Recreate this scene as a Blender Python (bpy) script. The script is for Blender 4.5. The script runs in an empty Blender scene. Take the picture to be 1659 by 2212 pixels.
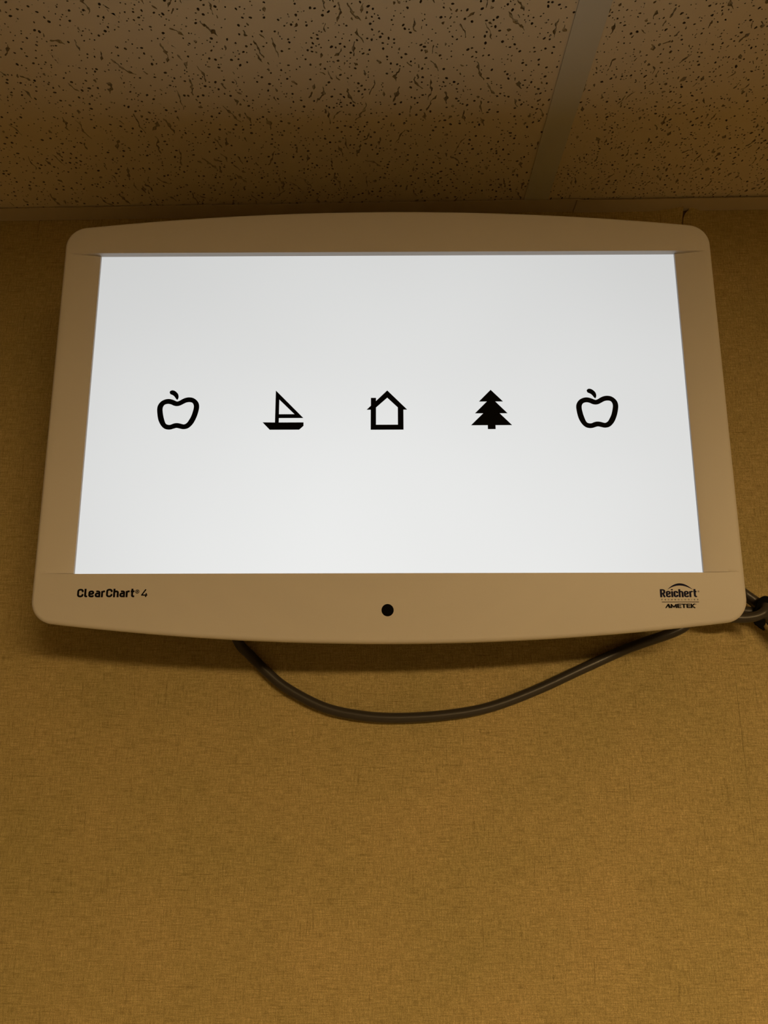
import bpy, bmesh, math, random
import numpy as np
from mathutils import Vector, Matrix
from mathutils.geometry import delaunay_2d_cdt

scene = bpy.context.scene
COL = scene.collection
random.seed(7)

# ------------------------------------------------------------------ camera
cam_d = bpy.data.cameras.new('camera')
cam_d.sensor_fit = 'VERTICAL'
cam_d.sensor_height = 36.0
cam_d.lens = 1533.0 / 2212.0 * 36.0
cam_d.clip_start = 0.01
cam = bpy.data.objects.new('camera', cam_d)
COL.objects.link(cam)
cam.matrix_world = (Matrix.Translation((0, -0.63, 1.955))
                    @ Matrix.Rotation(math.radians(0.29), 4, 'Z')
                    @ Matrix.Rotation(math.radians(90 + 14.0), 4, 'X')
                    @ Matrix.Rotation(math.radians(-0.087), 4, 'Z'))
scene.camera = cam

# ------------------------------------------------------------------ world, exposure
w = bpy.data.worlds.new('world')
scene.world = w
w.use_nodes = True
w.node_tree.nodes['Background'].inputs[0].default_value = (0, 0, 0, 1)
vs = scene.view_settings
vs.view_transform = 'Standard'
vs.look = 'None'
vs.gamma = 1.0
vs.exposure = 0.0
vs.use_curve_mapping = False
scene.display_settings.display_device = 'sRGB'

# light of the room: one warm linear ceiling fixture (built below) and the screen
LAMP_RADIANCE = 58.0
LAMP_COLOUR = (1.0, 0.66, 0.30)
SCREEN_LEVEL = 0.86

# ------------------------------------------------------------------ materials
def mat(name, colour, rough=0.5, spec=0.5, metallic=0.0):
    m = bpy.data.materials.new(name)
    m.use_nodes = True
    b = m.node_tree.nodes['Principled BSDF']
    b.inputs['Base Color'].default_value = (*colour, 1)
    b.inputs['Roughness'].default_value = rough
    b.inputs['Specular IOR Level'].default_value = spec
    b.inputs['Metallic'].default_value = metallic
    return m

def nd(m, typ, **kw):
    n = m.node_tree.nodes.new(typ)
    for k, v in kw.items():
        setattr(n, k, v)
    return n

def lk(m, a, b):
    m.node_tree.links.new(a, b)

def noise(m, coord, scale, sc3=(1, 1, 1), detail=2.0, rough=0.5):
    mp = nd(m, 'ShaderNodeMapping')
    mp.inputs['Scale'].default_value = sc3
    lk(m, coord, mp.inputs['Vector'])
    n = nd(m, 'ShaderNodeTexNoise')
    n.inputs['Scale'].default_value = scale
    n.inputs['Detail'].default_value = detail
    n.inputs['Roughness'].default_value = rough
    lk(m, mp.outputs[0], n.inputs['Vector'])
    return n.outputs['Fac']

def ramp(m, fac, stops):
    r = nd(m, 'ShaderNodeValToRGB')
    e = r.color_ramp.elements
    while len(e) < len(stops):
        e.new(0.5)
    for el, (p, c) in zip(e, stops):
        el.position = p
        el.color = (*c, 1)
    lk(m, fac, r.inputs[0])
    return r.outputs[0]

def maths(m, op, a, b=None, c=None):
    n = nd(m, 'ShaderNodeMath', operation=op)
    for i, v in enumerate((a, b, c)):
        if v is None:
            continue
        if isinstance(v, (int, float)):
            n.inputs[i].default_value = v
        else:
            lk(m, v, n.inputs[i])
    return n.outputs[0]

def grain(m, scale, dist, strength=0.3):
    tc = nd(m, 'ShaderNodeTexCoord').outputs['Object']
    f = noise(m, tc, scale, detail=3)
    bp = nd(m, 'ShaderNodeBump')
    bp.inputs['Distance'].default_value = dist
    bp.inputs['Strength'].default_value = strength
    lk(m, f, bp.inputs['Height'])
    lk(m, bp.outputs[0], m.node_tree.nodes['Principled BSDF'].inputs['Normal'])
    return m

# woven linen-look wallpaper
def make_wallpaper():
    m = mat('woven_tan_wallpaper', (0.45, 0.34, 0.13), 0.62, 0.3)
    b = m.node_tree.nodes['Principled BSDF']
    tc = nd(m, 'ShaderNodeTexCoord').outputs['Object']
    weft = noise(m, tc, 1.0, (80, 1, 1150), 4.0, 0.62)     # threads running sideways
    warp = noise(m, tc, 1.0, (1150, 1, 130), 4.0, 0.62)
    fleck = noise(m, tc, 1300.0, (1, 1, 1), 2.0, 0.6)     # threads running up
    slub_h = noise(m, tc, 1.0, (28, 1, 620), 2.0, 0.5)
    slub_v = noise(m, tc, 1.0, (620, 1, 28), 2.0, 0.5)
    patch = noise(m, tc, 9.0, (1, 1, 1), 3.0, 0.55)
    s = maths(m, 'ADD', weft, warp)
    s = maths(m, 'ADD', s, fleck)
    s = maths(m, 'MULTIPLY', s, 0.3333)
    sl = maths(m, 'MINIMUM', slub_h, slub_v)
    sl = maths(m, 'SUBTRACT', 0.40, sl)
    sl = maths(m, 'MAXIMUM', sl, 0.0)
    sl = maths(m, 'MULTIPLY', sl, 0.5)
    h = maths(m, 'SUBTRACT', s, sl)
    col = ramp(m, h, [(0.33, (0.25, 0.188, 0.066)), (0.50, (0.52, 0.410, 0.165)), (0.66, (0.82, 0.68, 0.32))])
    pc = ramp(m, patch, [(0.3, (0.90, 0.92, 0.88)), (0.7, (1.06, 1.03, 1.05))])
    mx = nd(m, 'ShaderNodeMix', data_type='RGBA', blend_type='MULTIPLY')
    mx.inputs[0].default_value = 1.0
    lk(m, col, mx.inputs[6]); lk(m, pc, mx.inputs[7])
    lk(m, mx.outputs[2], b.inputs['Base Color'])
    bp = nd(m, 'ShaderNodeBump')
    bp.inputs['Distance'].default_value = 0.0007
    bp.inputs['Strength'].default_value = 1.0
    lk(m, h, bp.inputs['Height'])
    lk(m, bp.outputs[0], b.inputs['Normal'])
    return m

M = {}
M['paper'] = make_wallpaper()
M['plaster'] = mat('plaster_behind_paper', (0.30, 0.22, 0.10), 0.9, 0.1)
M['room_paint'] = grain(mat('tan_room_paint', (0.10, 0.082, 0.045), 0.8, 0.2), 60, 0.001)
M['floor'] = grain(mat('dark_carpet_floor', (0.17, 0.150, 0.115), 0.95, 0.1), 400, 0.002)
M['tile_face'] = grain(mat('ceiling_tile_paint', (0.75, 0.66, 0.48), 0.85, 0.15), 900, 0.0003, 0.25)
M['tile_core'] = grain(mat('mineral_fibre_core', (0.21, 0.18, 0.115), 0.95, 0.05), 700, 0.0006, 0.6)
M['tile_tear'] = grain(mat('torn_mineral_fibre', (0.48, 0.41, 0.27), 0.95, 0.05), 900, 0.0006, 0.6)
M['grid'] = grain(mat('painted_steel_grid', (0.62, 0.61, 0.52), 0.45, 0.4), 40, 0.0003, 0.1)
M['trim'] = grain(mat('painted_wall_angle', (0.60, 0.52, 0.38), 0.5, 0.4), 40, 0.0004, 0.15)
M['slab'] = mat('ceiling_deck', (0.60, 0.57, 0.52), 0.9, 0.1)
M['plastic'] = grain(mat('off_white_moulded_plastic', (0.80, 0.775, 0.74), 0.42, 0.35), 1500, 0.00012, 0.35)
M['back'] = mat('dark_grey_back_plastic', (0.06, 0.06, 0.06), 0.6, 0.3)
M['lip'] = mat('pale_inner_lip', (0.74, 0.72, 0.70), 0.5, 0.4)
M['ink'] = mat('black_ink', (0.005, 0.005, 0.006), 0.6, 0.1)
M['navy'] = mat('navy_ink', (0.014, 0.016, 0.050), 0.6, 0.1)
M['symbol'] = mat('black_screen_symbol', (0.003, 0.003, 0.003), 0.6, 0.05)
M['sensor'] = mat('black_sensor_window', (0.002, 0.002, 0.002), 0.35, 0.05)
M['cable'] = grain(mat('grey_cable_sheath', (0.055, 0.049, 0.042), 0.36, 0.5), 220, 0.0003, 0.2)
M['tie'] = grain(mat('black_hook_and_loop', (0.006, 0.006, 0.006), 0.9, 0.1), 1500, 0.0006, 0.6)
M['steel'] = mat('dark_steel_mount', (0.08, 0.08, 0.085), 0.45, 0.5, 0.6)
M['white_metal'] = mat('white_fixture_metal', (0.75, 0.74, 0.72), 0.4, 0.4)

def make_screen_mat():
    # backlit panel under a smoky polariser glass (coat): the tint and the reflections of the glass
    # take more of the light the flatter it leaves the panel
    m = bpy.data.materials.new('backlit_screen')
    m.use_nodes = True
    b = m.node_tree.nodes['Principled BSDF']
    b.inputs['Base Color'].default_value = (0.02, 0.02, 0.02, 1)
    b.inputs['Roughness'].default_value = 0.5
    b.inputs['Specular IOR Level'].default_value = 0.1
    T = 0.05
    b.inputs['Coat Weight'].default_value = 1.0
    b.inputs['Coat Roughness'].default_value = 0.75
    b.inputs['Coat IOR'].default_value = 1.5
    b.inputs['Coat Tint'].default_value = (T, T, T, 1)
    tc = nd(m, 'ShaderNodeTexCoord').outputs['Object']
    f = noise(m, tc, 6.0, (1, 1, 1), 1.0, 0.4)          # slightly uneven backlight of the panel
    g = maths(m, 'ADD', maths(m, 'MULTIPLY', f, 0.10), 0.95)
    g = maths(m, 'MULTIPLY', g, SCREEN_LEVEL / T)
    b.inputs['Emission Color'].default_value = (0.985, 0.995, 0.985, 1)
    lk(m, g, b.inputs['Emission Strength'])
    return m
M['screen'] = make_screen_mat()

def make_lamp_mat():
    m = mat('lit_lamp_diffuser', (0.8, 0.8, 0.8), 0.5)
    b = m.node_tree.nodes['Principled BSDF']
    b.inputs['Emission Color'].default_value = (*LAMP_COLOUR, 1)
    b.inputs['Emission Strength'].default_value = LAMP_RADIANCE
    return m
M['lamp'] = make_lamp_mat()

# ------------------------------------------------------------------ helpers
def obj(name, verts, faces, material, parent=None, smooth=False):
    me = bpy.data.meshes.new(name)
    me.from_pydata([tuple(v) for v in verts], [], faces)
    for mm in (material if isinstance(material, (list, tuple)) else [material]):
        me.materials.append(mm)
    if smooth:
        me.shade_smooth()
    me.update()
    o = bpy.data.objects.new(name, me)
    COL.objects.link(o)
    if parent:
        o.parent = parent
    return o

def empty(name, loc, parent=None):
    o = bpy.data.objects.new(name, None)
    o.empty_display_size = 0.05
    COL.objects.link(o)
    o.location = loc
    if parent:
        o.parent = parent
    return o

def tag(o, label, cat, group=None):
    o['label'] = label
    o['category'] = cat
    if group:
        o['group'] = group
    return o

def structure(o, label=None):
    o['kind'] = 'structure'
    if label:
        o['label'] = label
    return o

def fix_normals(o):
    bm = bmesh.new(); bm.from_mesh(o.data)
    bmesh.ops.recalc_face_normals(bm, faces=bm.faces[:])
    bm.to_mesh(o.data); bm.free()
    return o

def box_data(x0, x1, y0, y1, z0, z1):
    v = [(x0, y0, z0), (x1, y0, z0), (x1, y1, z0), (x0, y1, z0),
         (x0, y0, z1), (x1, y0, z1), (x1, y1, z1), (x0, y1, z1)]
    f = [(0, 3, 2, 1), (4, 5, 6, 7), (0, 1, 5, 4), (1, 2, 6, 5), (2, 3, 7, 6), (3, 0, 4, 7)]
    return v, f

def boxes(name, lst, material, parent=None, bevel=0.0):
    V, F = [], []
    for b in lst:
        v, f = box_data(*b)
        F += [tuple(i + len(V) for i in q) for q in f]
        V += v
    o = obj(name, V, F, material, parent)
    if bevel:
        bm = bmesh.new(); bm.from_mesh(o.data)
        bmesh.ops.bevel(bm, geom=bm.edges[:], offset=bevel, segments=2, affect='EDGES', profile=0.6)
        bm.to_mesh(o.data); bm.free()
    return o

def catmull(pts, n=8, closed=False):
    P = [np.array(p, float) for p in pts]
    out = []
    N = len(P)
    rng = range(N if closed else N - 1)
    for i in rng:
        if closed:
            p0, p1, p2, p3 = P[i - 1], P[i], P[(i + 1) % N], P[(i + 2) % N]
        else:
            p1, p2 = P[i], P[i + 1]
            p0 = P[i - 1] if i > 0 else 2 * p1 - p2
            p3 = P[i + 2] if i + 2 < N else 2 * p2 - p1
        for k in range(n):
            t = k / n
            out.append(0.5 * ((2 * p1) + (-p0 + p2) * t + (2 * p0 - 5 * p1 + 4 * p2 - p3) * t * t
                              + (-p0 + 3 * p1 - 3 * p2 + p3) * t ** 3))
    if not closed:
        out.append(P[-1])
    return out

def tube(name, path, radius, material, parent=None, seg=16, flat=1.0, caps=True):
    """round (or flattened) tube along a 3-D path; radius may be a list"""
    n = len(path)
    V, F = [], []
    T = [Vector(path[min(i + 1, n - 1)]) - Vector(path[max(i - 1, 0)]) for i in range(n)]
    up = Vector((0, -1, 0))
    for i in range(n):
        t = T[i].normalized()
        a = t.cross(up).normalized()
        b = a.cross(t).normalized()
        r = radius[i] if isinstance(radius, (list, tuple)) else radius
        for k in range(seg):
            th = 2 * math.pi * k / seg
            V.append(Vector(path[i]) + a * (r * math.cos(th)) + b * (r * flat * math.sin(th)))
    for i in range(n - 1):
        for k in range(seg):
            F.append((i * seg + k, i * seg + (k + 1) % seg, (i + 1) * seg + (k + 1) % seg, (i + 1) * seg + k))
    if caps:
        F.append(tuple(range(seg)))
        F.append(tuple((n - 1) * seg + k for k in reversed(range(seg))))
    o = obj(name, V, F, material, parent, smooth=True)
    return fix_normals(o)

def flat_shape(name, outer, holes, material, parent, y, thick=0.00012):
    """flat printed shape in the x-z plane facing -y; coordinates in mm"""
    vs_, faces = [], []
    for poly in [outer] + holes:
        b = len(vs_)
        vs_ += [Vector((p[0], p[1])) for p in poly]
        faces.append(list(range(b, len(vs_))))
    edges = [(a, b) for fc in faces for a, b in zip(fc, fc[1:] + fc[:1])]
    r = delaunay_2d_cdt(vs_, edges, [], 0, 1e-5)
    V = [(p.x / 1000, y - thick, p.y / 1000) for p in r[0]]
    F = []
    def within(x, z, poly):
        c = False
        for (ax, az), (bx, bz) in zip(poly, list(poly[1:]) + [poly[0]]):
            if (az > z) != (bz > z) and x < (bx - ax) * (z - az) / (bz - az) + ax:
                c = not c
        return c
    for f in r[2]:
        mx_, mz_ = sum(r[0][q].x for q in f) / 3, sum(r[0][q].y for q in f) / 3
        if within(mx_, mz_, outer) and not any(within(mx_, mz_, h) for h in holes):
            F.append(tuple(f))
    o = obj(name, V, F, material, parent)
    bm = bmesh.new(); bm.from_mesh(o.data)
    bmesh.ops.recalc_face_normals(bm, faces=bm.faces[:])
    bm.faces.ensure_lookup_table()
    if bm.faces and bm.faces[0].normal.y > 0:
        bmesh.ops.reverse_faces(bm, faces=bm.faces[:])
    ext = bmesh.ops.extrude_face_region(bm, geom=bm.faces[:])
    for v in [g for g in ext['geom'] if isinstance(g, bmesh.types.BMVert)]:
        v.co.y -= thick
    bmesh.ops.recalc_face_normals(bm, faces=bm.faces[:])
    bm.to_mesh(o.data); bm.free()
    return o

# ------------------------------------------------------------------ the room shell
XL, XR, YR, ZT = -1.75, 2.30, -4.2, 2.70
CEIL_Z, CEIL_SLOPE = 2.4258, 0.0132          # the hung ceiling runs slightly uphill to the right

structure(boxes('floor', [(XL, XR, YR, 0.10, -0.08, 0.0)], M['floor']), 'dark carpet floor of the room')
wall_back = structure(boxes('wall_back', [(XL, XR, 0.0007, 0.10, 0.0, ZT)], M['plaster']),
                      'wall papered in woven tan wallpaper behind the screen')
structure(boxes('wall_left', [(XL - 0.08, XL, YR, 0.10, 0.0, ZT)], M['room_paint']), 'plain tan side wall on the left')
structure(boxes('wall_right', [(XR, XR + 0.08, YR, 0.10, 0.0, ZT)], M['room_paint']), 'plain tan side wall on the right')
structure(boxes('wall_rear', [(XL, XR, YR - 0.08, YR, 0.0, ZT)], M['room_paint']), 'plain tan wall behind the photographer')

# wallpaper strips: thin sheets hung on the wall, with lifted corners at the right-hand seam
def strip(outline, lift, extra=()):
    """outline in mm (x, z); lift(x, z) -> forward curl in mm"""
    vs_ = [Vector(p) for p in outline] + [Vector(p) for p in extra]
    r = delaunay_2d_cdt(vs_, [], [list(range(len(outline)))], 1, 1e-4)
    n = len(r[0])
    V = [(p.x / 1000, -lift(p.x, p.y) / 1000, p.y / 1000) for p in r[0]]
    V += [(p.x / 1000, 0.0006 - lift(p.x, p.y) / 1000, p.y / 1000) for p in r[0]]
    F = [tuple(reversed(f)) for f in r[2]] + [tuple(i + n for i in f) for f in r[2]]
    # rim
    cnt = {}
    for f in r[2]:
        for a, b in zip(f, list(f[1:]) + [f[0]]):
            cnt[(a, b)] = 1
    for (a, b) in list(cnt):
        if (b, a) not in cnt:
            F.append((a, b, b + n, a + n))
    return fix_normals(obj('wallpaper_strip', V, F, M['paper'], wall_back))

def ceil_z(x_mm):                              # underside of the hung ceiling, mm
    return CEIL_Z * 1000 + CEIL_SLOPE * x_mm

S1, S2 = -355.0, 299.2                          # the two seams in view
WID = S2 - S1
top = lambda x: ceil_z(x) - 0.6
def frange(a, b, n):
    return [a + (b - a) * i / n for i in range(n + 1)]

# left-hand strips
strip([(S1 - WID, 0), (S1, 0), (S1, 2375), (S1 - 0.25, 2405), (S1 - 0.3, top(S1)), (S1 - 8, top(S1) - 0.3), (S1 - WID, top(S1 - WID))],
      lambda x, z: 0)
strip([(XL * 1000 + 1, 0), (S1 - WID - 0.4, 0), (S1 - WID - 0.4, top(S1 - WID)), (XL * 1000 + 1, top(XL * 1000))], lambda x, z: 0)
# the strip behind the screen: its upper right corner stands off the wall
def liftM(x, z):
    a = max(0.0, (x - 262) / 37.0) * max(0.0, (z - 2405) / 23.0)
    e = 0.35 * math.exp(-((x - S2) / 4.0) ** 2)
    return 7.0 * a ** 1.5 + e
ex = [(x, z) for x in frange(264, 296, 8) for z in frange(2404, 2424, 6)]
strip([(S1, 0), (S2 - 0.05, 0), (S2 - 0.05, 1500), (S2 - 0.05, 1760), (S2 - 0.08, 1850), (S2 - 0.12, 1920), (S2 - 0.05, 1980), (S2 - 0.1, 2100), (S2 - 0.2, 2300), (S2 - 0.7, 2400), (S2 - 0.2, 2412),
       (S2 + 0.4, 2422), (S2 + 0.8, top(S2) - 0.2), (285, top(285)), (270, top(270)), (100, top(100)),
       (S1 + 4, top(S1)), (S1 + 0.5, top(S1) - 1), (S1 + 0.1, 2405), (S1, 2375)], liftM, ex)
# the strip to its right: corner torn off in a curve, a small curled peak beside it
def liftR(x, z):
    a = max(0.0, 1 - abs(x - 309) / 13.0) * max(0.0, (z - 2416) / 12.0)
    e = 0.3 * math.exp(-((x - S2) / 4.0) ** 2)
    return 6.0 * a ** 1.3 + e
ex = [(x, z) for x in frange(304, 322, 6) for z in frange(2412, 2425, 4)]
strip([(S2 + 0.05, 0), (S2 + WID, 0), (S2 + WID, top(S2 + WID)), (326, top(326)), (320, top(320) - 0.2), (315, top(315)), (311, top(311) + 0.1),
       (308.2, top(308)), (306.3, 2426.6), (303.6, 2423.6), (301.8, 2419.5), (300.6, 2414.0), (299.7, 2405), (S2 + 0.2, 2300), (S2 + 0.05, 1980), (S2 + 0.12, 1910), (S2 + 0.08, 1850), (S2 + 0.05, 1760)], liftR, ex)
strip([(S2 + WID + 0.5, 0), (XR * 1000 - 1, 0), (XR * 1000 - 1, top(XR * 1000)), (S2 + WID + 0.5, top(S2 + WID))], lambda x, z: 0)

# ------------------------------------------------------------------ hung ceiling
def ceil_place(o):
    o.location = (0, 0, CEIL_Z)
    o.rotation_euler = (0, -math.atan(CEIL_SLOPE), 0)
    return o

TW = 0.61
BAR_X = 0.1488                                  # tee runner in view
tile_top = 0.0
ceiling = boxes('ceiling', [(XL - 0.1, XR + 0.1, -1.30, 0.10, 0.10, 0.16),
                            (XL - 0.1, XR + 0.1, YR - 0.1, -1.2325, 0.0012, 0.09)], M['slab'])
structure(ceil_place(ceiling), 'hung ceiling of fissured mineral tiles on a steel grid')

def tile_mesh(name, size, seed, n_big, n_small, n_fis, fis_dir, fis_spread, r_big, r_small, rag, fis_len, fis_w):
    """one mineral tile: flat painted face pierced by pinholes and ragged fissures (real recesses). Face at z=0, looking down."""
    rnd = random.Random(seed)
    cell = 0.004
    grid = {}
    def clear(x, y, r):
        i, j = int(x / cell), int(y / cell)
        for a in range(i - 1, i + 2):
            for b in range(j - 1, j + 2):
                for (px, py, pr) in grid.get((a, b), ()):
                    if (px - x) ** 2 + (py - y) ** 2 < (pr + r) ** 2:
                        return False
        return True
    def put(x, y, r):
        grid.setdefault((int(x / cell), int(y / cell)), []).append((x, y, r))
    V2 = [Vector((0, 0)), Vector((size, 0)), Vector((size, size)), Vector((0, size))]
    loops = []                                  # (start, n, kind, data)
    # fissures: ragged, winding tears
    made = 0
    tries = 0
    step = 0.00065
    while made < n_fis and tries < n_fis * 12:
        tries += 1
        x, y = rnd.uniform(0.004, size - 0.004), rnd.uniform(0.004, size - 0.004)
        ln = fis_len[0] + (fis_len[1] - fis_len[0]) * rnd.random() ** 2.2
        base_dir = fis_dir + rnd.gauss(0, fis_spread)
        a = base_dir + rnd.gauss(0, 0.3)
        n = max(5, int(ln / step))
        wmax = rnd.uniform(*fis_w)
        pts, wl, wr = [], [], []
        cl, cr = rnd.uniform(0.4, 1.0), rnd.uniform(0.4, 1.0)
        swell = rnd.random() * 6.28
        for k in range(n):
            pts.append((x, y, a))
            a += rnd.gauss(0, 0.26)
            a += (base_dir - a) * 0.16
            x += step * math.cos(a); y += step * math.sin(a)
            cl = min(1.0, max(0.16, cl + rnd.gauss(0, 0.24)))
            cr = min(1.0, max(0.16, cr + rnd.gauss(0, 0.24)))
            env = min(1.0, 0.22 + 3.0 * min(k, n - 1 - k) / n) * (0.62 + 0.38 * math.sin(swell + k * step * 900))
            wl.append(wmax * cl * env + 0.00010); wr.append(wmax * cr * env + 0.00010)
        if any(not (0.003 < p[0] < size - 0.003 and 0.003 < p[1] < size - 0.003) for p in pts):
            continue
        if any(abs(p[2] - base_dir) > 1.2 for p in pts):
            continue
        if not all(clear(p[0], p[1], max(a_, b_) + 0.0004) for p, a_, b_ in zip(pts, wl, wr)):
            continue
        L, R = [], []
        for k, (px, py, pa) in enumerate(pts):
            sm_a = (pts[max(0, k - 2)][2] + pa + pts[min(n - 1, k + 2)][2]) / 3
            nx, ny = -math.sin(sm_a), math.cos(sm_a)
            L.append((px + nx * wl[k], py + ny * wl[k])); R.append((px - nx * wr[k], py - ny * wr[k]))
        for p, a_, b_ in zip(pts, wl, wr):
            put(p[0], p[1], max(a_, b_) + 0.0002)
        s = len(V2)
        V2 += [Vector(p) for p in L] + [Vector(p) for p in reversed(R)]
        loops.append((s, 2 * n, 'f', (n, rnd.uniform(0.5, 1.25))))
        made += 1
    if n_fis > made:
        print('fissures', made, 'of', n_fis)
    # pinholes
    for count, (r0, r1), sides in ((n_big, r_big, 9), (n_small, r_small, 7)):
        made = tries = 0
        while made < count and tries < count * 5:
            tries += 1
            x, y = rnd.uniform(0.002, size - 0.002), rnd.uniform(0.002, size - 0.002)
            r = rnd.uniform(r0, r1)
            if not clear(x, y, r * 1.25 + 0.0003):
                continue
            put(x, y, r * 1.25)
            s = len(V2)
            ph = rnd.random() * 6.28
            ea, eb = rnd.uniform(0, 3.14), 1 + rnd.uniform(0, 0.25 + rag)
            for k in range(sides):
                th = ph + 2 * math.pi * k / sides
                rr = r * (1 + rnd.uniform(-1, 1) * (0.08 + rag))
                cx_, cy_ = rr * math.cos(th) * eb, rr * math.sin(th) / eb
                V2.append(Vector((x + cx_ * math.cos(ea) - cy_ * math.sin(ea), y + cx_ * math.sin(ea) + cy_ * math.cos(ea))))
            loops.append((s, sides, 'p', (r, rnd.uniform(2.2, 4.5))))
            made += 1
    edges, owner = [(0, 1), (1, 2), (2, 3), (3, 0)], [-1] * 4
    for li, (s, n, _, _) in enumerate(loops):
        edges += [(s + k, s + (k + 1) % n) for k in range(n)]
        owner += [li] * n
    res = delaunay_2d_cdt(V2, edges, [], 0, 1e-7)
    remap = {}
    own = [-1] * len(res[0])
    for i, ov in enumerate(res[3]):
        for q in ov:
            remap[q] = i
            own[i] = owner[q]
    V = [(p.x, p.y, 0.0) for p in res[0]]
    F, MI = [], []
    def inside(x, y, li):
        s, n = loops[li][0], loops[li][1]
        c = False
        for k in range(n):
            a, b = V2[s + k], V2[s + k - 1]
            if (a.y > y) != (b.y > y) and x < (b.x - a.x) * (y - a.y) / (b.y - a.y) + a.x:
                c = not c
        return c
    for f in res[2]:
        o0 = own[f[0]]
        if o0 >= 0 and o0 == own[f[1]] == own[f[2]]:
            if inside(sum(V[q][0] for q in f) / 3, sum(V[q][1] for q in f) / 3, o0):
                continue
        F.append((f[0], f[2], f[1])); MI.append(0)
    for s, n, kind, d in loops:
        ring = [remap.get(q) for q in range(s, s + n)]
        if None in ring:
            continue
        if kind == 'p':
            r, k = d
            cx_ = sum(V[q][0] for q in ring) / n; cy_ = sum(V[q][1] for q in ring) / n
            dep = min(0.006, r * k + 0.0012)
            b = len(V)
            for q in ring:
                V.append((cx_ + (V[q][0] - cx_) * 0.92, cy_ + (V[q][1] - cy_) * 0.92, dep))
            for i in range(n):
                j = (i + 1) % n
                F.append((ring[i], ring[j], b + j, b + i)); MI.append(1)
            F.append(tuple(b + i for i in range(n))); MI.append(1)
        else:
            m, dp = d
            L = ring[:m]; R = ring[m:][::-1]
            base = len(V)
            TT = (0.06, 0.35, 0.65, 0.94)
            deep = [rnd.random() for _ in range(4)]
            for i in range(m):
                lx, ly, _ = V[L[i]]; rx, ry, _ = V[R[i]]
                wdt = math.hypot(lx - rx, ly - ry)
                for q, t in enumerate(TT):
                    deep[q] = min(1.0, max(0.0, deep[q] + rnd.gauss(0, 0.28)))
                    dd = dp * (0.0006 + 0.0032 * deep[q] ** 2.2)
                    tt = t + rnd.uniform(-0.04, 0.04)
                    V.append((lx + (rx - lx) * tt, ly + (ry - ly) * tt, min(dd, 1.6 * wdt + 0.0003)))
            for i in range(m - 1):
                c0, c1 = base + 4 * i, base + 4 * (i + 1)
                for a, b_, c, e_ in ((L[i], L[i + 1], c1, c0), (c0, c1, c1 + 1, c0 + 1), (c0 + 1, c1 + 1, c1 + 2, c0 + 2),
                                     (c0 + 2, c1 + 2, c1 + 3, c0 + 3), (c0 + 3, c1 + 3, R[i + 1], R[i])):
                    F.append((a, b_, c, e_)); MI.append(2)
            F.append((L[0], base, base + 1, base + 2, base + 3, R[0])); MI.append(2)
            k = base + 4 * (m - 1)
            F.append((R[m - 1], k + 3, k + 2, k + 1, k, L[m - 1])); MI.append(2)
    # the body above the face
    b = len(V)
    tk = 0.016
    V += [(0, 0, tk), (size, 0, tk), (size, size, tk), (0, size, tk)]
    c4 = [remap[i] for i in range(4)]
    F.append((b, b + 1, b + 2, b + 3)); MI.append(1)
    for i in range(4):
        j = (i + 1) % 4
        F.append((c4[i], c4[j], b + j, b + i)); MI.append(1)
    me = bpy.data.meshes.new(name)
    me.from_pydata(V, [], F)
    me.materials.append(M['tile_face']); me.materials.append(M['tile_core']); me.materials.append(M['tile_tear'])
    me.polygons.foreach_set('material_index', MI)
    me.update()
    return me

TS = 0.600
A45 = math.radians
meshA = tile_mesh('ceiling_tile', TS, 11, 3200, 5900, 1200, A45(80), 0.36, (0.00080, 0.00120), (0.00048, 0.00068), 0.05, (0.0030, 0.024), (0.0009, 0.0026))
meshB = tile_mesh('ceiling_tile', TS, 23, 3200, 10500, 2100, A45(91), 0.24, (0.00066, 0.00118), (0.00043, 0.00070), 0.20, (0.0018, 0.012), (0.0010, 0.0025))
for row in range(2):
    for cidx in range(-2, 2):
        x0 = BAR_X + cidx * TW + 0.005
        y1 = -0.0005 - row * TW
        o = bpy.data.objects.new('ceiling_tile', meshB if (cidx + row) % 2 == 0 else meshA)
        if (cidx, row) in ((-1, 0),):
            o.data = meshA
        COL.objects.link(o)
        o.parent = ceiling
        o.location = (x0, y1 - TS - 0.003, 0.0010)
# runners (inverted tees) and cross tees
def tee(x0, x1, y0, y1, along):
    zf = 0.0
    if along == 'y':
        c = (x0 + x1) / 2
        return boxes('tee_runner', [(x0, x1, y0, y1, zf, zf + 0.0006), (c - 0.0008, c + 0.0008, y0, y1, zf + 0.0006, 0.038)], M['grid'], ceiling)
    c = (y0 + y1) / 2
    return boxes('cross_tee', [(x0, x1, y0, y1, zf, zf + 0.0006), (x0, x1, c - 0.0008, c + 0.0008, zf + 0.0006, 0.038)], M['grid'], ceiling)
HB = 0.0119
for k in (-2, -1, 0, 1, 2):
    bx = BAR_X + k * TW
    tee(bx - HB, bx + HB, -1.232, -0.003, 'y')
for row in (1, 2):
    for k in range(-2, 2):
        tee(BAR_X + k * TW + HB + 0.0003, BAR_X + (k + 1) * TW - HB - 0.0003, -row * TW - 0.0036 - HB, -row * TW - 0.0036 + HB, 'x')
# wall angle: two lengths, the right one lapped under the left one
def angle(name, x0, x1, drop, leg, label):
    z = -0.0005 - drop
    o = boxes(name, [(x0, x1, -leg, -0.0004, z - 0.0006, z), (x0, x1, -0.0010, -0.0004, z, z + 0.03)], M['trim'])
    ceil_place(o)
    return structure(o, label)
angle('trim_1', XL + 0.002, 0.1925, 0.0, 0.0190, 'longer cream wall angle strip above the screen, left of the lap joint')
angle('trim_2', 0.1900, XR - 0.002, 0.0011, 0.0190, 'cream wall angle strip right of the lap joint, above torn wallpaper corner')

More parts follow.
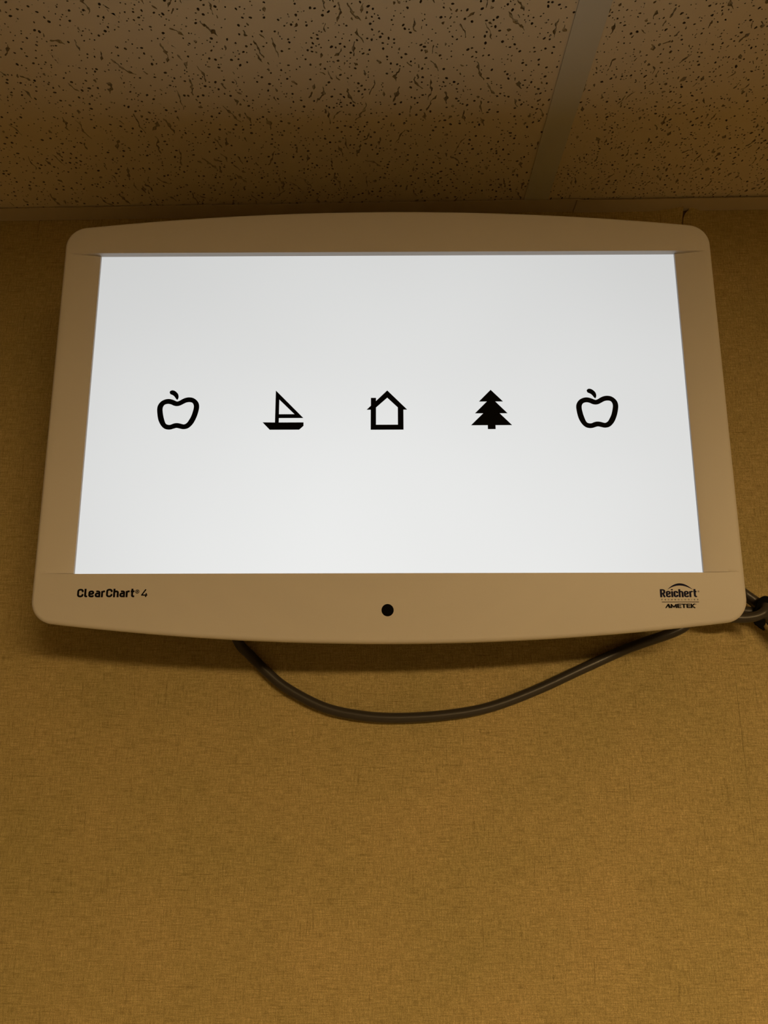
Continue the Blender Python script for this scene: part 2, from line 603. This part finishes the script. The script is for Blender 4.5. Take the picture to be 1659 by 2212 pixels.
# the warm troffer that lights the room, set in the ceiling well behind the photographer
lx, ly, lz = 1.10, -2.42, 2.4258 + 1.10 * 0.0132 - 0.012
lamp = tag(empty('ceiling_light', (lx, ly, lz)), 'warm-lit rectangular ceiling light panel behind the photographer', 'light')
lamp.rotation_euler = (0, -math.atan(CEIL_SLOPE), 0)
boxes('frame', [(-0.61, 0.61, -0.305, -0.285, -0.002, 0.012), (-0.61, 0.61, 0.285, 0.305, -0.002, 0.012),
                (-0.61, -0.59, -0.285, 0.285, -0.002, 0.012), (0.59, 0.61, -0.285, 0.285, -0.002, 0.012)], M['white_metal'], lamp)
boxes('diffuser', [(-0.59, 0.59, -0.285, 0.285, 0.002, 0.008)], M['lamp'], lamp)

# ------------------------------------------------------------------ the chart display
mon = tag(empty('wall_display', (0.0003, -0.1037, 2.1729)),
          'off-white wall-mounted chart display with glowing white screen of black symbols', 'display')
mon.rotation_euler = (math.radians(2.48), 0, 0)       # tipped forward; local: x right, z up, -y towards the viewer

HX = 266.6
RC = 18.0
topz = lambda x: 169.6 - 2.15e-4 * x * x
botz = lambda x: -185.6 + 2.33e-4 * x * x
def outline():
    """outer outline, mm, counter-clockwise seen from the front"""
    def corner(curve, sign):
        # centre of a fillet touching x=HX and the curve
        cx_ = HX - RC
        slope = (curve(cx_ + 5) - curve(cx_ - 5)) / 10
        cz = curve(cx_) - sign * RC * math.sqrt(1 + slope * slope)
        ang = math.atan(slope)
        return cx_, cz, ang
    tx, tz, ta = corner(topz, 1)
    bx, bz, ba = corner(botz, -1)
    pts = []
    n = 14
    # right bottom corner: from curve to side
    a0 = -math.pi / 2 + ba
    right = [(bx + RC * math.cos(a0 + (0 - a0) * k / n), bz + RC * math.sin(a0 + (0 - a0) * k / n)) for k in range(n + 1)]
    a1 = math.pi / 2 + ta
    right += [(HX, bz + (tz - bz) * k / 12) for k in range(1, 12)]
    right += [(tx + RC * math.cos(a1 * k / n), tz + RC * math.sin(a1 * k / n)) for k in range(n + 1)]
    xe = right[-1][0]; xb = right[0][0]
    topl = [(xe - 2 * xe * k / 48, topz(xe - 2 * xe * k / 48)) for k in range(1, 48)]
    left = [(-x, z) for x, z in reversed(right)]
    botl = [(-xb + 2 * xb * k / 48, botz(-xb + 2 * xb * k / 48)) for k in range(1, 48)]
    return right + topl + left + botl
OUT = outline()
def inset(poly, d):
    n = len(poly)
    res = []
    for i in range(n):
        ax, az = poly[i - 1]; bx, bz = poly[(i + 1) % n]
        tx, tz = bx - ax, bz - az
        l = math.hypot(tx, tz)
        res.append((poly[i][0] - tz / l * d, poly[i][1] + tx / l * d))
    return res

OX, OT, OB = 237.4, 131.5, -133.7                      # screen opening
FT = 5.6                                               # front of the upper and lower bands above the glass
def front(x, z):
    """height of the bezel face above the glass, mm: side cheeks fall away towards the screen"""
    ax = abs(x)
    side = 2.1 + (FT - 2.1) * min(1.0, max(0.0, (ax - OX) / 24.0)) ** 0.8
    def sm(t):
        t = min(1.0, max(0.0, t)); return t
    k = sm((OT - z) / 0.3) * sm((z - OB) / 0.3)
    fade = min(1.0, max(0.0, (263.0 - ax) / 22.0))
    groove = 1.5 * fade * max(0.0, 1 - abs(z - (OT - 0.3)) / 0.7) + 1.3 * fade * max(0.0, 1 - abs(z - (OB + 0.3)) / 0.5)
    return FT + (side - groove - FT) * k

def opening_loop():
    xs = [-OX + 2 * OX * k / 40 for k in range(40)]
    zs = [OB, OB + 0.3, OB + 0.8, OB + 3.0] + [OB + (OT - OB) * k / 24 for k in range(1, 24)] + [OT - 3.0, OT - 1.0, OT - 0.3]
    return [(x, OB) for x in xs] + [(OX, z) for z in zs] + [(-x, OT) for x in xs] + [(-OX, z) for z in [OT] + zs[:0:-1]]

def make_bezel():
    V, F = [], []
    rings = []
    RO = 3.2
    prof = [(0.9, -22.0), (0.0, -20.0), (0.0, FT - RO)]
    for k in range(1, 7):
        a = math.pi / 2 * k / 6
        prof.append((RO * (1 - math.cos(a)), FT - RO + RO * math.sin(a)))
    for d, h in prof:
        ring = inset(OUT, d)
        rings.append(len(V))
        V += [(p[0], -h, p[1]) for p in ring]
    n = len(OUT)
    for a, b in zip(rings[:-1], rings[1:]):
        for i in range(n):
            j = (i + 1) % n
            F.append((a + i, a + j, b + j, b + i))
    last = inset(OUT, RO)
    # flat of the face: triangulated between the round-over and the opening
    r_in = 0.7
    op = opening_loop()
    vs_ = [Vector(p) for p in last]
    nl = len(vs_)
    vs_ += [Vector(p) for p in op]
    no = len(op)
    edges = []
    for zz in (OT, OT - 0.3, OT - 1.0, OT - 3.0, OB, OB + 0.3, OB + 0.8, OB + 3.0):
        for s in (-1, 1):
            prev = None
            for xx in (237.9, 240, 242, 244, 246, 248, 250, 252, 254, 256, 258, 260, 262):
                vs_.append(Vector((s * xx, zz)))
                if prev is not None:
                    edges.append((prev, len(vs_) - 1))
                prev = len(vs_) - 1
    for s in (-1, 1):
        for xx in (240, 242, 244, 246, 248, 250, 252, 254, 256, 258, 260, 262):
            for k in range(1, 24):
                zz = OB + (OT - OB) * k / 24
                vs_.append(Vector((s * xx, zz)))
    r = delaunay_2d_cdt(vs_, edges, [list(range(nl)), list(range(nl, nl + no))], 0, 1e-5)
    base = len(V)
    idx = {}
    for i, (p, ov) in enumerate(zip(r[0], r[3])):
        idx[i] = None
        for q in ov:
            if q < nl:
                idx[i] = rings[-1] + q
        if idx[i] is None:
            idx[i] = len(V)
            V.append((p.x, -front(p.x, p.y), p.y))
    for f, of in zip(r[2], r[5]):
        if 0 in of and 1 not in of:
            F.append(tuple(idx[q] for q in f))
    V = [(x / 1000, y / 1000, z / 1000) for x, y, z in V]
    o = obj('bezel', V, F, M['plastic'], mon)
    fix_normals(o)
    if o.data.polygons[-1].normal.y > 0:
        o.data.flip_normals()
    o.data.shade_smooth()
    o.data.set_sharp_from_angle(angle=math.radians(35))
    return o
bezel = make_bezel()

# inner lip: the wall of the opening, down to the glass
def make_lip():
    V, F = [], []
    pts = opening_loop()
    n = len(pts)
    for x, z in pts:
        V.append((x / 1000, -front(x, z) / 1000, z / 1000))
    for x, z in pts:
        V.append((x / 1000, 0.0008, z / 1000))
    for i in range(n):
        j = (i + 1) % n
        F.append((i, j, n + j, n + i))
    return obj('inner_lip', V, F, M['lip'], mon)
make_lip()

# glass panel with the printed optotypes
screen = boxes('screen', [(-OX / 1000, OX / 1000, 0.0, 0.003, OB / 1000, OT / 1000)], M['screen'], mon)
screen['label'] = 'glowing white screen'
SY = -0.0001
apple_out = [(149.37, -1.28), (150.14, 1.86), (152.28, 4.59), (155.57, 6.26), (158.77, 6.54), (161.52, 5.82), (163.46, 4.97), (165.02, 4.41), (166.85, 5.04), (169.13, 6.42), (171.58, 7.46), (174.4, 7.87), (177.55, 7.31), (180.22, 5.54), (182.05, 3.01), (182.69, -0.35), (182.13, -4.54), (180.83, -9.12), (178.97, -13.27), (176.8, -16.17), (174.31, -18.02), (171.11, -18.63), (168.38, -18.13), (165.65, -17.58), (163.24, -18.19), (161.23, -18.8), (158.85, -18.92), (156.13, -18.17), (153.87, -16.29), (152.04, -13.59), (150.65, -10.26), (149.72, -5.67)]
apple_in = [(153.7, -1.92), (154.02, 0.17), (155.31, 1.84), (157.73, 2.47), (160.1, 2.04), (162.42, 0.98), (164.78, 0.55), (167.19, 0.96), (169.66, 2.21), (172.12, 3.46), (174.54, 3.87), (176.7, 3.45), (178.0, 1.97), (178.44, -0.34), (177.94, -3.68), (176.76, -7.85), (175.15, -11.18), (173.62, -13.46), (171.76, -14.62), (170.19, -14.49), (167.86, -13.85), (165.5, -13.56), (163.1, -13.96), (160.67, -14.95), (158.69, -14.94), (157.15, -14.23), (156.07, -12.36), (154.73, -8.19), (153.95, -4.43)]
leaf = [(158.5, 12.16), (159.18, 13.42), (160.6, 13.84), (162.37, 13.41), (164.09, 12.13), (165.39, 10.44), (165.86, 8.33), (165.57, 6.85), (164.9, 5.8), (163.96, 6.65), (163.04, 7.92), (161.92, 9.19), (160.57, 10.04), (159.21, 10.67)]
boat = [(-89.05, 13.23), (-66.68, -9.8), (-86.05, -9.8), (-86.05, -13.46), (-66.44, -13.46), (-66.40, -16.25), (-69.75, -19.44), (-93.02, -19.44), (-98.83, -13.3), (-89.05, -13.46)]
boat_in = [(-86.1, 5.64), (-73.73, -6.62), (-86.1, -6.62)]
house = [(-0.23, 12.99), (15.54, -3.1), (12.53, -3.1), (12.53, -19.7), (-13.36, -19.7), (-13.36, -3.1), (-16.59, -3.1), (-13.23, 0.22), (-13.23, 6.78), (-9.19, 6.78), (-9.19, 4.11)]
house_in = [(-0.24, 6.92), (8.12, -1.25), (8.12, -15.6), (-9.18, -15.6), (-9.18, -1.25)]
tree = [(82.1, 13.21), (91.63, 3.41), (85.45, 3.41), (94.89, -6.41), (88.6, -6.41), (98.12, -16.25), (85.05, -16.25), (85.05, -19.48), (78.95, -19.48), (78.95, -16.25), (65.78, -16.25), (75.65, -6.41), (69.14, -6.41), (78.8, 3.41), (72.53, 3.41)]
def apple(dx, dz, label):
    sh = lambda L: [(p[0] + dx, p[1] + dz) for p in catmull(L, 4, True)]
    o = flat_shape('apple_symbol', sh(apple_out), [sh(apple_in)], M['symbol'], screen, SY)
    l = flat_shape('leaf', sh(leaf), [], M['symbol'], screen, SY)
    bm = bmesh.new(); bm.from_mesh(o.data); bm.from_mesh(l.data); bm.to_mesh(o.data); bm.free()
    me = l.data; bpy.data.objects.remove(l); bpy.data.meshes.remove(me)
    o['label'] = label
    return o
apple(-332.35, -0.1, 'black apple outline symbol, leftmost')
apple(0, 0, 'black apple outline symbol, rightmost')
flat_shape('sailboat_symbol', boat, [boat_in], M['symbol'], screen, SY)['label'] = 'black sailboat symbol'
flat_shape('house_symbol', house, [house_in], M['symbol'], screen, SY)['label'] = 'black house outline symbol'
flat_shape('tree_symbol', tree, [], M['symbol'], screen, SY)['label'] = 'solid black fir tree symbol'

# lettering on the bezel: strokes of even weight with rounded turns
def round_poly(pts, r, seg=6):
    out = [np.array(pts[0], float)]
    for i in range(1, len(pts) - 1):
        p0, p1, p2 = (np.array(q, float) for q in pts[i - 1:i + 2])
        a, b = p0 - p1, p2 - p1
        la, lb = np.linalg.norm(a), np.linalg.norm(b)
        d = min(r, la * 0.5 if i > 1 else la, lb * 0.5 if i < len(pts) - 2 else lb)
        q0, q2 = p1 + a / la * d, p1 + b / lb * d
        for k in range(seg + 1):
            t = k / seg
            out.append((1 - t) ** 2 * q0 + 2 * t * (1 - t) * (p1 * 0.92 + (q0 + q2) * 0.04) + t * t * q2)
    out.append(np.array(pts[-1], float))
    return out

X = 0.74
GLYPH = {   # (advance width, [(points, corner radius)])
    'C': (0.50, [([(0.50, 0.72), (0.50, 1), (0, 1), (0, 0), (0.50, 0), (0.50, 0.28)], 0.27)]),
    'l': (0.16, [([(0, 1.04), (0, 0), (0.17, 0)], 0.14)]),
    'e': (0.42, [([(0, 0.37), (0.42, 0.37), (0.42, X), (0, X), (0, 0), (0.40, 0), (0.40, 0.07)], 0.20)]),
    'a': (0.40, [([(0.03, X), (0.40, X), (0.40, -0.07)], 0.20), ([(0.40, 0.43), (0, 0.43), (0, 0), (0.40, 0)], 0.17)]),
    'r': (0.26, [([(0, -0.07), (0, X + 0.05)], 0), ([(0, 0.45), (0, X), (0.30, X)], 0.22)]),
    'h': (0.40, [([(0, -0.07), (0, 1.05)], 0), ([(0, 0.45), (0, X), (0.40, X), (0.40, -0.07)], 0.20)]),
    't': (0.26, [([(0.05, 1.06), (0.05, 0), (0.30, 0)], 0.14), ([(-0.12, X), (0.30, X)], 0)]),
    'i': (0.0, [([(0, -0.07), (0, X + 0.05)], 0), ([(0, 0.93), (0, 1.07)], 0)]),
    'c': (0.38, [([(0.38, 0.50), (0.38, X), (0, X), (0, 0), (0.38, 0), (0.38, 0.24)], 0.20)]),
    '4': (0.62, [([(0.50, 0.50), (0.50, -0.07)], 0), ([(0.36, 1.07), (0, 0.20), (0.66, 0.20)], 0.02)]),
    'R': (0.46, [([(0, -0.07), (0, 1.07)], 0), ([(0, 1), (0.46, 1), (0.46, 0.46), (0, 0.46)], 0.22), ([(0.24, 0.46), (0.48, -0.07)], 0)]),
    'T': (0.56, [([(-0.14, 1), (0.70, 1)], 0), ([(0.28, 1), (0.28, -0.1)], 0)]),
    'E': (0.46, [([(0.60, 1), (0, 1), (0, 0), (0.60, 0)], 0.01), ([(0, 0.5), (0.55, 0.5)], 0)]),
    'H': (0.52, [([(0, -0.1), (0, 1.1)], 0), ([(0.52, -0.1), (0.52, 1.1)], 0), ([(0, 0.5), (0.52, 0.5)], 0)]),
    'N': (0.54, [([(0, -0.1), (0, 1.0), (0.54, 0), (0.54, 1.1)], 0.01)]),
    'O': (0.62, [([(0.31, 1), (0, 1), (0, 0), (0.62, 0), (0.62, 1), (0.31, 1)], 0.31)]),
    'L': (0.42, [([(0, 1.1), (0, 0), (0.48, 0)], 0.01)]),
    'G': (0.60, [([(0.58, 0.80), (0.58, 1), (0, 1), (0, 0), (0.60, 0), (0.60, 0.48), (0.34, 0.48)], 0.26)]),
    'I': (0.0, [([(0, -0.1), (0, 1.1)], 0)]),
    'S': (0.46, [([(0.46, 0.84), (0.46, 1), (0, 1), (0, 0.52), (0.46, 0.48), (0.46, 0), (0, 0), (0, 0.16)], 0.22)]),
    'M': (0.86, [([(0, -0.1), (0, 0.95), (0.43, 0.12), (0.86, 0.95), (0.86, -0.1)], 0.01)]),
    'K': (0.50, [([(0, -0.1), (0, 1.1)], 0), ([(0.60, 1.1), (0.10, 0.48), (0.64, -0.1)], 0.01)]),
}

def lettering(name, body, x0, x1, z0, cap, material, weight, gap, shear=0.0, label=None, wx=1.0, hv=0.9):
    """body set between x0 and x1 (mm) on baseline z0 with cap height cap; weight and gap in cap heights"""
    strokes, pen = [], weight / 2
    ext = weight * hv / 2 / (1 - weight * hv)
    for ch in body:
        adv, st = GLYPH[ch]
        for pts, r in st:
            q = [(pen + px * wx, py if 0 <= py <= 1 else (-ext if py < 0 else 1 + ext)) for px, py in pts]
            strokes.append(round_poly(q, r) if len(q) > 2 else [np.array(p, float) for p in q])
        pen += adv * wx + weight + gap
    total = pen - weight / 2 - gap
    hh = 1.0 - weight * hv
    w2 = np.array((weight / 2, weight * hv / 2))
    V, F = [], []
    layer = [0]
    def add(poly):
        layer[0] += 1
        y = -FT / 1000 - 0.00010 - 1e-7 * (layer[0] % 40)
        b = len(V)
        for px, py in poly:
            zz = w2[1] + py * hh
            xx = px + shear * zz
            V.append(((x0 + xx / total * (x1 - x0)) / 1000, y, (z0 + zz * cap) / 1000))
        F.append(tuple(range(b, len(V))))
    sx = (x1 - x0) / total / cap               # keeps strokes of even weight in both directions
    for st in strokes:
        # work in real proportions, then map back
        P = [np.array((p[0] * sx, w2[1] + p[1] * hh)) for p in st]
        def back(p):
            return (p[0] / sx, (p[1] - w2[1]) / hh)
        for i in range(len(P) - 1):
            d = P[i + 1] - P[i]
            l = np.linalg.norm(d)
            if l < 1e-6:
                continue
            nrm = np.array((-d[1], d[0])) / l * w2
            add([back(P[i] + nrm), back(P[i + 1] + nrm), back(P[i + 1] - nrm), back(P[i] - nrm)])
        for p in P[1:-1]:
            add([back(p + w2 * np.array((math.cos(2 * math.pi * k / 14), math.sin(2 * math.pi * k / 14)))) for k in range(14)])
    o = obj(name, V, F, material, mon)
    if label:
        o['label'] = label
    return o
lettering('lettering', 'ClearChart', -232.0, -188.6, -151.25, 6.35, M['ink'], 0.235, 0.055, 0.0, 'black product lettering at lower left')
lettering('lettering', '4', -184.5, -179.3, -151.1, 5.7, M['ink'], 0.185, 0.05, 0.14)
lettering('lettering', 'R', -187.6, -186.5, -147.8, 1.5, M['ink'], 0.26, 0.0)
lettering('logo', 'Reichert', 201.9, 229.6, -152.1, 6.0, M['navy'], 0.25, 0.02, 0.0, 'navy maker logo at lower right', 0.86, 0.68)
lettering('logo', 'TECHNOLOGIES', 202.5, 229.9, -154.35, 0.95, M['navy'], 0.24, 1.2)
lettering('logo', 'METEK', 208.9, 227.2, -160.1, 3.2, M['ink'], 0.36, -0.04, 0.0, None, 1.05, 0.62)
flat_shape('logo', [(202.8, -155.85), (230.1, -155.85), (230.1, -155.5), (202.8, -155.5)], [], M['ink'], mon, -FT / 1000)
flat_shape('logo', [(204.9, -160.1), (207.0, -157.0), (208.0, -157.0), (209.3, -160.1), (207.6, -160.1), (207.1, -158.8), (206.6, -158.8), (206.3, -159.4), (205.8, -160.1)], [], M['ink'], mon, -FT / 1000)
def disc(cx_, cz, r, n=14):
    return [(cx_ + r * math.cos(2 * math.pi * k / n), cz + r * math.sin(2 * math.pi * k / n)) for k in range(n)]
flat_shape('lettering', disc(-187.05, -147.05, 1.5, 24), [disc(-187.05, -147.05, 1.1, 24)], M['ink'], mon, -FT / 1000)
flat_shape('logo', disc(230.5, -147.85, 0.55), [disc(230.5, -147.85, 0.28)], M['navy'], mon, -FT / 1000)
flat_shape('logo', disc(227.55, -157.3, 0.38), [disc(227.55, -157.3, 0.18)], M['ink'], mon, -FT / 1000)
arc_top = [(207.6 + 18.6 * k / 24, -146.4 + 4.6 * (1 - ((k - 12) / 12) ** 2)) for k in range(25)]
arc_bot = [(207.6 + 18.6 * k / 24, -146.45 + 3.0 * (1 - ((k - 12) / 12) ** 2)) for k in range(24, -1, -1)]
flat_shape('logo', arc_top + arc_bot, [], M['navy'], mon, -FT / 1000)

# round dark sensor window, slightly sunk rim
def sensor():
    V, F = [], []
    n = 40
    prof = [(4.55, FT + 0.02), (4.45, FT + 0.22), (4.2, FT + 0.28), (0.0, FT + 0.28)]
    for r, h in prof[:-1]:
        V += [((-0.4 + r * math.cos(2 * math.pi * k / n)) / 1000, -h / 1000, (-161.2 + r * math.sin(2 * math.pi * k / n)) / 1000) for k in range(n)]
    for a in (0, 1):
        F += [(a * n + k, a * n + (k + 1) % n, (a + 1) * n + (k + 1) % n, (a + 1) * n + k) for k in range(n)]
    F.append(tuple(2 * n + k for k in range(n)))
    o = fix_normals(obj('sensor_window', V, F, M['sensor'], mon))
    o['label'] = 'round black sensor window'
sensor()

# back shell and wall mount (behind the bezel)
def back_shell():
    V, F = [], []
    n = len(OUT)
    prof = [(1.2, 21.0), (3.0, 24.0), (14.0, 34.0), (40.0, 46.0), (46.0, 47.0)]
    for d, h in prof:
        V += [(p[0] * (1 - d / 266), h, p[1] * (1 - d / 180)) for p in OUT]
    for a in range(len(prof) - 1):
        F += [(a * n + i, a * n + (i + 1) % n, (a + 1) * n + (i + 1) % n, (a + 1) * n + i) for i in range(n)]
    F.append(tuple((len(prof) - 1) * n + i for i in range(n)))
    o = obj('back_shell', [(x / 1000, y / 1000, z / 1000) for x, y, z in V], F, M['back'], mon)
    fix_normals(o)
    o.data.shade_smooth(); o.data.set_sharp_from_angle(angle=math.radians(40))
back_shell()
mount = boxes('wall_mount', [(-0.06, 0.06, 0.047, 0.052, -0.06, 0.06), (-0.03, 0.03, 0.052, 0.092, -0.03, 0.03), (-0.09, 0.09, 0.0925, 0.0975, -0.07, 0.07)], M['steel'], mon, 0.0015)

# ------------------------------------------------------------------ cables
CY = -0.0065
hang = [(-132, -0.072, 2112), (-143, -0.050, 2092), (-148, -0.030, 2060), (-141, -0.018, 2025), (-129.6, -0.009, 1995.4), (-119.0, CY, 1983.6), (-104.5, CY, 1969.9), (-86.1, CY, 1955.6), (-54.2, CY, 1939.9), (-22.8, CY, 1933.1),
        (8.5, CY, 1931.2), (47.6, CY, 1933.4), (85.0, CY, 1939.6), (125.0, CY, 1953.4), (167.8, CY, 1972.0), (208.0, CY, 1989.0), (250, -0.010, 2003.6), (259, -0.0105, 2013), (257, -0.0110, 2030), (241, -0.0150, 2056), (216, -0.030, 2085), (186, -0.068, 2104)]
p = catmull([(x / 1000, y, z / 1000) for x, y, z in hang], 10)
c = tube('power_cable', p, 0.0043, M['cable'])
tag(c, 'grey cable hanging in a long loop below the display', 'cable')

A_ = catmull([(0.225, -0.070, 2.095), (0.255, -0.045, 2.070), (0.280, -0.024, 2.050), (0.296, -0.017, 2.043), (0.307, -0.014, 2.0356), (0.3126, -0.013, 2.0310), (0.3189, -0.0125, 2.0256), (0.3246, -0.012, 2.0194),
              (0.3294, -0.012, 2.0125), (0.336, -0.012, 2.001), (0.345, -0.014, 1.990), (0.357, -0.016, 1.990), (0.362, -0.018, 2.003), (0.358, -0.022, 2.012), (0.350, -0.024, 2.018)], 8)
B_ = catmull([(0.215, -0.072, 2.060), (0.228, -0.050, 2.035), (0.250, -0.034, 2.020), (0.272, -0.033, 2.0142), (0.2898, -0.035, 2.0117), (0.3013, -0.035, 2.0122), (0.3084, -0.035, 2.0140), (0.3135, -0.0345, 2.0168), (0.3165, -0.032, 2.0202), (0.3170, -0.027, 2.0238),
              (0.3145, -0.0225, 2.0268), (0.3095, -0.0215, 2.0310), (0.3030, -0.0220, 2.0360), (0.290, -0.029, 2.044), (0.265, -0.044, 2.054), (0.225, -0.070, 2.075)], 8)
C_ = catmull([(0.215, -0.072, 2.050), (0.235, -0.045, 2.035), (0.262, -0.026, 2.0250), (0.285, -0.024, 2.0215), (0.300, -0.023, 2.0190), (0.310, -0.0225, 2.0182), (0.318, -0.0215, 2.0165), (0.326, -0.021, 2.0120), (0.334, -0.0205, 2.0040), (0.352, -0.016, 1.978), (0.385, -0.008, 1.935), (0.425, -0.0055, 1.86), (0.447, -0.0055, 1.70), (0.450, -0.0055, 1.40), (0.450, -0.0055, 0.90), (0.450, -0.0055, 0.32)], 8)
coil = tag(empty('cable_bundle', (0.30, -0.024, 2.0)), 'gathered grey cable coil sticking out behind the lower right corner of the display', 'cable')
inv = Matrix.Translation((-0.30, 0.024, -2.0))
for path in (A_, B_, C_):
    tube('cable_strand', [inv @ Vector(q) for q in path], 0.0041, M['cable'], coil)

tie = tag(empty('cable_tie', (0.315, -0.022, 2.02)), 'black strap tying the grey cables beside the lower right corner', 'cable tie')
inv = Matrix.Translation((-0.315, 0.022, -2.02))
tp = catmull([(0.3245, -0.0190, 2.0195), (0.3235, -0.0265, 2.0228), (0.3210, -0.0300, 2.0255), (0.3180, -0.0310, 2.0265), (0.3152, -0.0305, 2.0250), (0.3135, -0.0300, 2.0222), (0.3126, -0.0290, 2.0192), (0.3122, -0.0280, 2.0150), (0.3120, -0.0270, 2.0095)], 6)
rr = [0.0019 + 0.0022 * min(1, i / 14) for i in range(len(tp))]
tube('strap', [inv @ Vector(q) for q in tp], rr, M['tie'], tie, 14, 0.45)
tail = [(306.9, 2011.5), (317.2, 2011.8), (316.9, 2007.6), (314.9, 2005.3), (315.9, 2002.3), (314.9, 2002.1), (311.2, 2005.0), (308.7, 2006.9)]
n = len(tail)
V = [inv @ Vector((x / 1000, -0.0282, z / 1000)) for x, z in tail] + [inv @ Vector((x / 1000, -0.0262, z / 1000)) for x, z in tail]
fix_normals(obj('strap_end', V, [tuple(range(n)), tuple(range(2 * n - 1, n - 1, -1))] + [(i, (i + 1) % n, n + (i + 1) % n, n + i) for i in range(n)], M['tie'], tie))
